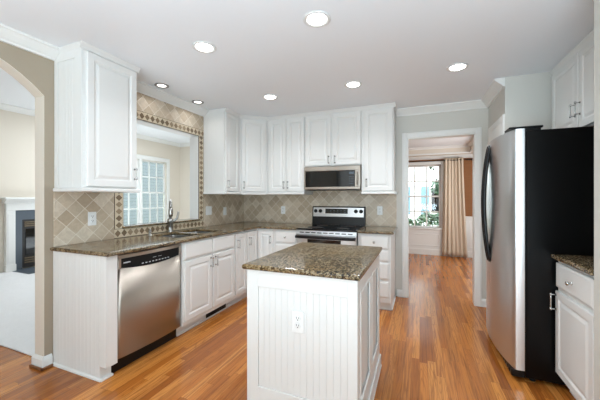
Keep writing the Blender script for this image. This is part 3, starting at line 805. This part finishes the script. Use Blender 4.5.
# ------------------------------------------------------------------ dishwasher (faces +X)
DW0, DW1 = 1.4805, 2.1045
t = thing('dishwasher', 'stainless dishwasher with black control panel between beadboard end and sink base', 'dishwasher', (XL, DW0, 0), R(90))
wd = DW1 - DW0
MB().box(.004, wd - .004, -.585, -.06, .11, BH - .006).build('body', M['black'], t)
def bow(x): u = x / wd * 2 - 1; return -.604 - .020 * (1 - u * u) + (.006 * max(0, abs(u) - .93) / .07)
N = 28
def zarc(x): u = (x / wd) * 2 - 1; return .782 - .026 * (1 - u * u)
m = MB(); fr_ = []; bk = []
xsN = [.008 + (wd - .016) * i / N for i in range(N + 1)]
bt = []; tp = []; btb = []; tpb = []
for x in xsN:
    bt.append(m.bm.verts.new((x, bow(x), .118))); tp.append(m.bm.verts.new((x, bow(x), zarc(x))))
    btb.append(m.bm.verts.new((x, -.587, .112))); tpb.append(m.bm.verts.new((x, -.587, zarc(x) - .006)))
for i in range(N):
    f = m.bm.faces.new((bt[i], bt[i + 1], tp[i + 1], tp[i])); f.smooth = True
    m.bm.faces.new((tp[i], tp[i + 1], tpb[i + 1], tpb[i])); m.bm.faces.new((btb[i], btb[i + 1], bt[i + 1], bt[i])); m.bm.faces.new((tpb[i], tpb[i + 1], btb[i + 1], btb[i]))
m.bm.faces.new((bt[0], tp[0], tpb[0], btb[0])); m.bm.faces.new((bt[N], btb[N], tpb[N], tp[N]))
m.build('door', M['steel'], t)
m = MB(); m.rings([[(x, bow(x) + .0, z) for x in xsN] + [(x, -.587, z) for x in xsN[::-1]] for z in (.846, .872)]); 
m.box(.008, .030, -.606, -.588, .770, .846, .002); m.box(wd - .030, wd - .008, -.606, -.588, .770, .846, .002)
m.build('top_trim', M['steel'], t)
m = MB(); m.rings([[(x, bow(x) + .012, z) for x in xsN[1:-1]] + [(x, -.5855, z) for x in xsN[1:-1][::-1]] for z in (.742, .8455)]); cpnl = m.build('control_panel', M['black'], t)
for i in range(9):
    x = .20 + i * .032; MB().box(x, x + .016, bow(x) + .0105, bow(x) + .0118, .774, .781).build('button_mark', M['mark'], cpnl)
m = MB(); m.box(.05, .105, bow(.08) + .0085, bow(.08) + .0115, .806, .814); m.build('nameplate', M['mark'], cpnl)
for x in (.30, .355): MB().box(x, x + .033, bow(x) + .0100, bow(x) + .0115, .806, .809).build('button_mark', M['mark'], cpnl)
MB().box(.002, wd - .002, -.540, -.10, 0.0, .1095).build('toe_panel', M['black'], t)

# toe-kick vent
m = MB(); m.box(0, .34, -.004, 0, 0, .075, .001)
for i in range(5): m.box(.008, .332, -.007, -.004, .010 + i * .0125, .016 + i * .0125)
o = m.build('toe_kick_vent', M['black'], None, (XL + BD - .060 + .0005, 2.50, .024), R(90))
tag(o, 'black slotted vent in the toe kick under the sink base', 'vent')

# ------------------------------------------------------------------ range
t = thing('range', 'stainless and black electric range in the back counter run', 'oven', (RX0, YB, 0))
rw = RX1 - RX0
MB().box(.003, rw - .003, -.62, -.03, .02, .893, .003).build('body', M['blackside'], t)
MB().box(-.002 + .004, rw - .004 + .002, -.672, -.075, .894, .917, .006, 2).build('cooktop', M['blackgloss'], t)
for x, y, r in ((.20, -.50, .10), (.56, -.50, .08), (.20, -.22, .075), (.56, -.22, .095)): MB().lathe([(r, 0), (r, .0006), (r - .004, .0008), (r - .004, .0002)], Matrix.Translation((x, y, .917)), 32).build('burner_ring', M['firebox'], t)
MB().prism([(-.012, .9175), (-.085, .9175), (-.075, 1.055), (-.066, 1.160), (-.055, 1.172), (-.012, 1.172)], (.006, 0, 0), (0, 1, 0), (0, 0, 1), (1, 0, 0), rw - .012).build('backguard', M['black'], t)
# control face: tilted plate in front of backguard
tilt = math.atan2(.010, .105)
cp_ = MB().box(.022, rw - .022, -.004, 0, 0, .128, .0015).build('control_panel', M['steelz'], t, (0, -.0803, 1.030), rot=(-tilt, 0, 0))
MB().box(.20, rw - .24, -.006, -.004, .044, .112, .001).build('display', M['display'], cp_)
for i in range(5):
    for j in range(2): MB().box(.27 + i * .05, .29 + i * .05, -.0068, -.0058, 0.062 + j * .024, .067 + j * .024).build('button_mark', M['slate'], cp_)
for x in (.058, .128, rw - .128, rw - .058):
    k = MB().lathe([(.026, 0), (.026, .004), (.021, .006), (.019, .024), (.017, .027), (0, .027)], Matrix.Translation((0, -.004, 0)) @ Matrix.Rotation(R(90), 4, 'X'), 20)
    k.box(-.003, .003, -.036, -.030, -.016, .016, .001)
    k.build('knob', M['black'], cp_, (x, 0, .078))
m = MB(); m.prism([(-.6205, .845), (-.668, .845), (-.655, .892), (-.6205, .892)], (.004, 0, 0), (0, 1, 0), (0, 0, 1), (1, 0, 0), rw - .008)
vp = m.build('vent_strip', M['steelz'], t)
m = MB()
for i in range(9): m.box(.05 + i * .076, .105 + i * .076, -.6665, -.655, .862, .872)
m.build('vent_slot', M['dark'], vp)
od = MB().box(.006, rw - .006, -.660, -.6205, .26, .840, .006, 2).build('oven_door', M['steelz'], t)
MB().box(.15, rw - .19, -.662, -.6595, .42, .785, .003).build('oven_window', M['blackgloss'], od)
m = MB(); m.tube([(.01, -.70, .815), (.06, -.712, .815), (rw / 2, -.716, .815), (rw - .06, -.712, .815), (rw - .01, -.70, .815)], .019, 12)
m.box(.012, .04, -.70, -.660, .80, .83, .004); m.box(rw - .04, rw - .012, -.70, -.660, .80, .83, .004); m.build('oven_handle', M['black'], od)
MB().box(.006, rw - .006, -.655, -.6205, .07, .25, .005, 2).build('storage_drawer', M['steel'], t)
for x in (.05, rw - .05):
    for y in (-.58, -.08): MB().lathe([(.018, 0), (.018, .01), (.01, .012), (.01, .021)], Matrix.Translation((x, y, 0)), 12).build('foot', M['black'], t)

# ------------------------------------------------------------------ microwave
t = thing('microwave', 'stainless over-the-range microwave with black glass front', 'microwave', (RX0 + .002, YB, 1.400))
mw = rw - .012
MB().box(0, mw, -.375, -.009, 0, .300, .003).build('body', M['steel'], t)
fm = MB(); fm.box(0, mw, -.402, -.3755, .242, .300, .004); fm.box(0, mw, -.402, -.3755, 0.004, .036, .004); fm.box(0, .022, -.402, -.3755, .036, .242, .002); fm.box(mw - .065, mw, -.402, -.3755, .036, .242, .002)
dm = fm.build('door_frame', M['steel'], t)
MB().box(.0222, mw - .0652, -.399, -.3755, .0362, .2418, .001).build('glass_front', M['blackgloss'], t)
m = MB(); m.box(.0, .011, -.402, -.399, 0, 0)
m = MB()
for i in range(5):
    for j in range(3): MB().box(mw - .135 + j * .02, mw - .125 + j * .02, -.4000, -.3986, .07 + i * .022, .076 + i * .022).build('key', M['slate'], t)
MB().box(mw - .14, mw - .08, -.4000, -.3986, .195, .222).build('clock_display', M['slate'], t)
m = MB(); m.tube([(mw - .034, -.402, .06), (mw - .034, -.428, .07), (mw - .034, -.432, .14), (mw - .034, -.428, .21), (mw - .034, -.402, .22)], .008, 10); m.build('handle', M['steel'], t)
m = MB(); m.box(.03, mw - .03, -.36, -.05, -.006, -.0005)
for i in range(8): m.box(.06 + i * .03, .075 + i * .03, -.35, -.2, -.009, -.006)
m.build('underside_grille', M['black'], t)

# ------------------------------------------------------------------ fridge (faces -X); local x -> -Y, local -y -> -X
FW = .815
t = thing('refrigerator', 'side-by-side stainless refrigerator with black sides at the right', 'refrigerator', (XR - .02, FN + FW, 0), R(-90))
FXO = XR - .02      # world X of local y=0
bodyf = -(FXO - .692)
MB().box(.002, FW, bodyf, -.01, .03, 1.765, .004).build('body', M['blackside'], t)
def fridge_door(x0, x1, name):
    """bowed door; profile follows one wide arc over both doors"""
    def yf(x):
        u = (x - FW * .42) / (FW * .58)
        return -(FXO - (.568 + .058 * u * u))
    n = 14; xsd = [x0 + (x1 - x0) * i / n for i in range(n + 1)]
    front = [(x, yf(x)) for x in xsd]
    r = .012
    (xa, ya), (xb, yb) = front[0], front[-1]
    back = bodyf - .008
    # rounded shoulders
    if x1 > FW - .01:
        sh = [(x1 - .012, yb), (x1 - .003, yb + .006), (x1, yb + .018)]
        front = front[:-1] + sh
    pts = front + [(x1, back), (x0, back)]
    m = MB()
    lo = [(px, py, .075) for px, py in pts]; hi = [(px, py, 1.782) for px, py in pts]
    m.rings([lo, hi], smooth=False)
    o = m.build(name, M['steelz'], t)
    for p in o.data.polygons:
        if abs(p.normal.z) < .5: p.use_smooth = True
    try:
        o.data.set_sharp_from_angle(angle=R(38))
    except Exception: pass
    return o
GAP = .285
fd = fridge_door(.004, GAP - .004, 'freezer_door')
rd = fridge_door(GAP + .004, FW - .001, 'fridge_door')
MB().box(GAP - .004 + .0003, GAP + .0037, -(FXO - .60), bodyf - .008, .08, 1.775).build('door_gasket', M['black'], t)
MB().box(FW - .010, FW - .0005, bodyf - .0075, bodyf - .0005, .08, 1.775).build('door_gasket', M['black'], t)
def fhandle(par, x):
    m = MB(); y0 = -(FXO - .568)
    zt, zb = 1.75, .74
    P = []
    for k in range(25):
        s = k / 24; z = zt + (zb - zt) * s
        P.append((x, y0 + .004 - .046 * math.sin(PI * s) ** .8, z))
    m.tube(P, .015, 10); m.build('handle', M['black'], par)
fhandle(fd, GAP - .030); fhandle(rd, GAP + .030)
MB().box(GAP - .03, GAP + .03, -(FXO - .585), -(FXO - .572), 0.08, .085).build('trim_strip', M['black'], t)
m = MB(); m.box(.01, FW - .006, bodyf - .085, bodyf - .002, .022, .070, .006)
for i in range(14): m.box(.04 + i * .053, .075 + i * .053, bodyf - .088, bodyf - .085, .035, .058)
m.build('base_grille', M['black'], t)
m = MB(); m.box(FW - .13, FW - .005, bodyf - .10, bodyf + .10, 1.783, 1.798, .004); m.box(FW - .10, FW - .02, bodyf + .005, bodyf + .09, 1.765, 1.783); m.build('hinge_cover', M['black'], t)
m = MB(); m.box(.02, .12, bodyf - .06, bodyf + .10, 1.783, 1.798, .004); m.box(.03, .11, bodyf + .005, bodyf + .09, 1.765, 1.783); m.build('hinge_cover', M['black'], t)
for x in (.05, FW - .05):
    for y in (bodyf + .05, -.08): MB().lathe([(.02, 0), (.02, .012), (.012, .014), (.012, .031)], Matrix.Translation((x, y, 0)), 12).build('foot', M['black'], t)

# ------------------------------------------------------------------ island
IX0, IX1, IY0, IY1 = -.927, -.2865, 1.465, 2.335
t = thing('kitchen_island', 'white beadboard island base standing in the middle of the floor', 'island', ((IX0 + IX1) / 2, (IY0 + IY1) / 2, 0))
cx0, cx1, cy0, cy1 = -(IX1 - IX0) / 2, (IX1 - IX0) / 2, -(IY1 - IY0) / 2, (IY1 - IY0) / 2
MB().box(cx0 + .012, cx1 - .012, cy0 + .012, cy1 - .012, 0, BH - .001).build('body', M['cab'], t)
# front frame (faces -Y)
m = MB()
m.box(cx0, cx0 + .073, cy0, cy0 + .0115, .0, BH - .001, .0015); m.box(cx1 - .050, cx1, cy0, cy0 + .0115, .0, BH - .001, .0015)
m.box(cx0 + .073, cx1 - .050, cy0, cy0 + .0115, .788, BH - .001, .0015); m.box(cx0 + .073, cx1 - .050, cy0, cy0 + .0115, .0, .22, .0015)
m.build('front_frame', M['cab'], t)
m = MB(); beads(m, cx0 + .0735, cx1 - .0505, 0, 0, lambda p, q: m.box(p, q, cy0 + .005, cy0 + .0075, .2205, .7875, .0011), .0375); m.box(cx0 + .0735, cx1 - .0505, cy0 + .0072, cy0 + .0115, .2205, .7875)
m.build('beadboard', M['cab'], t)
# side frames
for sgn, nm in ((1, 'side_frame'), (-1, 'side_frame')):
    m = MB(); a, b = (cx1 - .0115, cx1) if sgn > 0 else (cx0, cx0 + .0115)
    L = cy1 - cy0
    for p, q in ((cy0 + .0118, cy0 + .075), (cy0 + L * .5 - .035, cy0 + L * .5 + .035), (cy1 - .075, cy1 - .0118)): m.box(a, b, p, q, 0, BH - .001, .0015)
    for p, q in ((cy0 + .075, cy0 + L * .5 - .035), (cy0 + L * .5 + .035, cy1 - .075)):
        m.box(a, b, p, q, .80, BH - .001, .0015); m.box(a, b, p, q, 0, .20, .0015)
        e = .018
        aa, bb = (a + .003, b + .004) if sgn > 0 else (a - .004, b - .003)
        m.box(aa, bb, p, q, .20, .20 + e, .004); m.box(aa, bb, p, q, .80 - e, .80, .004); m.box(aa, bb, p, p + e, .2 + e, .8 - e, .004); m.box(aa, bb, q - e, q, .2 + e, .8 - e, .004)
    m.build(nm, M['cab'], t)
m = MB()
m.box(cx1, cx1 + .012, cy0 + .002, cy1, 0, .095, .004); m.box(cx1 + .0, cx1 + .016, cy0 + .002, cy1, 0, .018, .005); m.box(cx0 - .012, cx0, cy0 + .002, cy1, 0, .095, .004)
m.box(cx0 - .0, cx1, cy1, cy1 + .012, 0, .095, .004)
m.build('baseboard', M['cab'], t)
m = MB(); m.box(cx0, cx1, cy1 - .0115, cy1, .0, BH - .001, .0015); m.build('back_panel', M['cab'], t)
o = MB().slab([-.945, -.268], [1.440, 2.36], lambda i, j: True, CT0, CT1, .011, 3).build('island_countertop', M['granite'])
tag(o, 'brown granite island top with gold and grey speckles', 'countertop')

# ------------------------------------------------------------------ outlets and switches
def outlet(label, loc, rotz, kind='outlet', gang=1):
    w2 = .0355 if gang == 1 else .058
    t = thing('wall_outlet' if kind == 'outlet' else 'light_switch', label, 'outlet' if kind == 'outlet' else 'light switch', loc, rotz)
    MB().box(-w2, w2, -.006, -.0005, -.0585, .0585, .003, 2).build('plate', M['plate'], t)
    for g in range(gang):
        gx = 0 if gang == 1 else (-.023 + .046 * g)
        if kind == 'outlet':
            for s in (-1, 1):
                m = MB(); m.lathe([(.0165, 0), (.0165, .002), (.015, .0025), (0, .0025)], Matrix.Translation((gx, -.006, s * .0195)) @ Matrix.Rotation(R(90), 4, 'X'), 16)
                r_ = m.build('receptacle', M['plate'], t)
                m = MB(); m.box(gx - .0075, gx - .005, -.0092, -.0084, s * .0195 - .001, s * .0195 + .009); m.box(gx + .005, gx + .0075, -.0092, -.0084, s * .0195 - .001, s * .0195 + .008); m.box(gx - .0025, gx + .0025, -.0092, -.0084, s * .0195 - .010, s * .0195 - .005)
                m.build('slot', M['dark'], r_)
        else:
            m = MB(); m.prism([(-.006, -.033), (-.0085, -.033), (-.0105, 0), (-.0075, .033), (-.006, .033)], (gx - .016, 0, 0), (0, 1, 0), (0, 0, 1), (1, 0, 0), .032)
            m.build('rocker', M['plate'], t)
    return t
xo = XL + TT + .0002
outlet('white outlet on the tile under the tall left cabinet', (xo, 1.684, 1.113), R(90))
outlet('wide white double switch on the tile right of the sink opening', (xo, 3.205, 1.122), R(90), 'switch', 2)
outlet('narrow white switch on the left wall tile nearest the corner', (xo, 3.56, 1.10), R(90), 'switch')
outlet('white outlet on the back wall tile left of the range', (-1.925, YB - TT - .0002, 1.108), 0)
outlet('white outlet on the back wall tile right of the range', (-.494, YB - TT - .0002, 1.123), 0)
outlet('white outlet on the beadboard front of the island', (-.608, IY0 + .0046, .625), 0)

# ------------------------------------------------------------------ recessed lights
def can(label, x, y, r=.088, small=False):
    t = thing('recessed_light', label, 'ceiling light', (x, y, CE), 0, 'recessed ceiling lights')
    m = MB(); m.lathe([(r, -.0005), (r, -.006), (r - .008, -.010), (r - .020, -.007), (r - .026, -.002)], None, 40)
    m.build('trim_ring', M['ringgrey'] if small else M['ring'], t)
    MB().lathe([(r - .0262, -.002), (r - .0262, -.0045), (r * .3, -.0065), (0, -.007)], None, 32).build('lens', M['lampsmall'] if small else M['lamp'], t)
    l = bpy.data.lights.new('lamp', 'AREA'); l.shape = 'DISK'; l.size = (r - .03) * 2; l.energy = CAN_POWER * (.15 if small else 1); l.color = (.94, .97, 1); l.spread = R(136)
    lo = bpy.data.objects.new('lamp', l); C.objects.link(lo); lo.parent = t; lo.location = (0, 0, -.012)
can('recessed ceiling light nearest the camera, above the island front', -.61, 1.79)
can('recessed ceiling light on the left, nearest the tall left cabinet', -1.517, 1.80)
can('recessed ceiling light above the front of the range', -.622, 2.96)
can('recessed ceiling light at the back left, toward the corner cabinet', -1.572, 2.97)
can('recessed ceiling light on the right, between doorway and fridge', .307, 2.91)
can('small dim recessed light over the left end of the sink', -2.435, 2.25, .068, True)
can('small dim recessed light over the right end of the sink', -2.455, 2.80, .068, True)

# ------------------------------------------------------------------ fireplace in the far room (faces +X)
FYc = 3.56
t = thing('fireplace', 'white mantel fireplace with dark slate surround seen through the arch', 'fireplace', (FX, FYc, .012), R(90))
hw = FYc - 2.727
m = MB()
for s in (-1, 1):
    a, b = sorted((s * (FYc - 2.785), s * (FYc - 2.912)))
    m.box(a, b, -.075, -.001, 0, 1.06, .004); m.box(a - .008, b + .008, -.085, -.001, 0, .12, .004); m.box(a + .02, b - .02, -.082, -.075, .16, 1.0, .003)
m.box(-(FYc - 2.785), FYc - 2.785, -.075, -.001, 1.06, 1.20, .004)
m.build('mantel_surround', M['trim'], t)
m = MB(); hs = FYc - 2.785
m.prism([(0, 1.185), (-.085, 1.185), (-.10, 1.205), (-.14, 1.235), (-.15, 1.255), (0, 1.255)], (-hs - .03, 0, 0), (0, 1, 0), (0, 0, 1), (1, 0, 0), 2 * hs + .06)
m.box(-hw, hw, -.19, -.001, 1.256, 1.29, .006); m.build('mantel_shelf', M['trim'], t)
m = MB(); iw = FYc - 2.912; fo = FYc - 3.02
m.box(-iw, -fo, -.04, -.001, 0, 1.06); m.box(fo, iw, -.04, -.001, 0, 1.06); m.box(-fo, fo, -.04, -.001, .89, 1.06); m.build('slate_surround', M['slate'], t)
MB().box(-fo, fo, -.035, -.001, .02, .889).build('firebox', M['firebox'], t)
m = MB()
for z in (.76, .795, .83, .10, .14, .18): m.box(-fo + .03, fo - .03, -.05, -.036, z, z + .022, .003)
m.build('louver', M['brass'], t)
MB().box(-fo + .05, fo - .05, -.045, -.036, .25, .72, .002).build('glass_front', M['blackgloss'], t)
MB().box(-iw - .05, iw + .05, -.58, -.001, -.011, .004, .002).build('hearth', M['slate'], t)

# ------------------------------------------------------------------ curtain and rod in dining room
t = thing('curtain_rod', 'dark curtain rod above the dining room window', 'curtain rod', (-.42, YD - .09, 2.115))
MB().tube([(-.5, 0, 0), (1.46, 0, 0)], .011, 10).build('rod', M['bronze'], t)
m = MB()
for x in (-.5, 1.46): m.lathe([(.0, -.03), (.02, -.02), (.028, 0), (.02, .02), (0, .03)], Matrix.Translation((x, 0, 0)) @ Matrix.Rotation(R(90), 4, 'Y'), 14)
m.build('finial', M['bronze'], t)
m = MB()
for x in (-.3, 1.40): m.box(x - .01, x + .01, -.0, .075, -.012, .012, .002)
m.build('bracket', M['bronze'], t)
def drape(name, label, x0t, x1t, x0b, x1b, zt, zb, folds, amp, mat, seed):
    m = MB(); nx, nz = 96, 26; rnd = random.Random(seed); ph = [rnd.uniform(-.5, .5) for _ in range(folds + 2)]
    V = []
    for side in (0, 1):
        rows = []
        for j in range(nz + 1):
            v = j / nz; z = zt + (zb - zt) * v; row = []
            for i in range(nx + 1):
                u = i / nx; x = (x0t + (x0b - x0t) * v ** 1.3) * (1 - u) + (x1t + (x1b - x1t) * v ** 1.3) * u
                k = u * folds; a = amp * (1 - .25 * v)
                y = a * math.sin(2 * PI * k + .6 * math.sin(3 * v + ph[int(k)])) + .010 * math.sin(5 * k + 2 * v)
                x += .012 * math.sin(4 * PI * k + 1)
                row.append(m.bm.verts.new((x, YD - .09 + y + side * .004, z)))
            rows.append(row)
        V.append(rows)
    for s in (0, 1):
        for j in range(nz):
            for i in range(nx):
                f = m.bm.faces.new((V[s][j][i], V[s][j][i + 1], V[s][j + 1][i + 1], V[s][j + 1][i])); f.smooth = True
    for j in range(nz):
        m.bm.faces.new((V[0][j][0], V[0][j + 1][0], V[1][j + 1][0], V[1][j][0])); m.bm.faces.new((V[0][j][nx], V[1][j][nx], V[1][j + 1][nx], V[0][j + 1][nx]))
    for j in (0, nz):
        for i in range(nx): m.bm.faces.new((V[0][j][i], V[1][j][i], V[1][j][i + 1], V[0][j][i + 1]))
    o = m.build(name, mat); return tag(o, label, 'curtain')
drape('curtain', 'long pleated beige curtain beside the dining room window', .488, .86, .445, .945, 2.165, .03, 6, .022, M['curtain'], 3)

# ------------------------------------------------------------------ outdoors
o = MB().box(-40, 40, -30, 60, -.55, -.5).build('lawn', M['lawn']); o['kind'] = 'structure'; o['label'] = 'ground outside the windows'
def leaves(mb, n, fn, size, rnd):
    for _ in range(n):
        c, nr = fn(rnd); c = Vector(c)
        a = Vector((rnd.gauss(0, 1), rnd.gauss(0, 1), rnd.gauss(0, 1))).normalized(); b = a.cross(Vector((rnd.gauss(0, 1), rnd.gauss(0, 1), rnd.gauss(0, 1)))).normalized()
        s = size * rnd.uniform(.6, 1.3)
        vs_ = [mb.bm.verts.new(c + a * s * p + b * s * q_ * .5) for p, q_ in ((-1, 0), (0, -1), (1, 0), (0, 1))]
        mb.bm.faces.new(vs_)
rnd = random.Random(5)
m = MB()
def hf(r):
    x = r.uniform(-3.0, 2.5); return (x, 9.3 + r.uniform(-.45, .45), -.45 + r.random() ** .7 * (1.22 + .10 * math.sin(5 * x) + .06 * math.sin(13 * x))), None
leaves(m, 5200, hf, .065, rnd); hd = m.build('hedge', M['hedge']); tag(hd, 'clipped green hedge outside the dining room window', 'hedge')
t = thing('garden_tree', 'leafy tree branch overhanging outside the dining room window', 'tree', (1.5, 10.6, -.5))
m = MB(); m.tube([(0, 0, 0), (.05, 0, 1.2), (0, .05, 2.4), (-.1, .1, 4.2)], [.14, .11, .09, .05], 8)
for e in ((-1.0, -.2, 3.0), (.9, .3, 3.4), (-.7, .4, 3.6), (-.9, -.3, 2.1)): m.tube([(0, .03, 2.0), (e[0] * .5, e[1] * .5, e[2] - .35), e], [.05, .035, .012], 6)
m.build('trunk', M['bark'], t)
m = MB()
blobs = [(-1.1, -.2, 3.05, .35), (.9, .3, 3.5, .6), (-.7, .4, 3.9, .6), (0, 0, 4.4, .8), (-.95, -.3, 2.15, .25), (-.55, -.1, 3.3, .3)]
def tf(r):
    b = blobs[int(r.random() ** 1.0 * len(blobs)) % len(blobs)]; d_ = Vector((r.gauss(0, 1), r.gauss(0, 1), r.gauss(0, 1))).normalized() * b[3] * r.random() ** .4
    return (b[0] + d_.x, b[1] + d_.y, b[2] + d_.z), None
leaves(m, 1100, tf, .07, rnd); m.build('foliage', M['hedge'], t)
def house(label, loc, rotz, wid, hei, wins, sd):
    t = thing('neighbouring_house', label, 'house', loc, rotz)
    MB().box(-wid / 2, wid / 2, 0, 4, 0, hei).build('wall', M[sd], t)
    MB().prism([(-.5, hei), (2, hei + 2.2), (4.5, hei)], (-wid / 2 - .3, 0, 0), (0, 1, 0), (0, 0, 1), (1, 0, 0), wid + .6).build('roof', M['slate'], t)
    for x, z in wins:
        f = MB(); f.box(x - .5, x + .5, -.05, -.001, z, z + 1.5); wn = f.build('window', M['trim'], t)
        MB().box(x - .42, x + .42, -.06, -.0505, z + .08, z + 1.42).build('pane', M['blackgloss'], wn)
        for s in (-1, 1): MB().box(x + s * .72 - .2, x + s * .72 + .2, -.04, -.001, z, z + 1.5).build('shutter', M['shutter'], t)
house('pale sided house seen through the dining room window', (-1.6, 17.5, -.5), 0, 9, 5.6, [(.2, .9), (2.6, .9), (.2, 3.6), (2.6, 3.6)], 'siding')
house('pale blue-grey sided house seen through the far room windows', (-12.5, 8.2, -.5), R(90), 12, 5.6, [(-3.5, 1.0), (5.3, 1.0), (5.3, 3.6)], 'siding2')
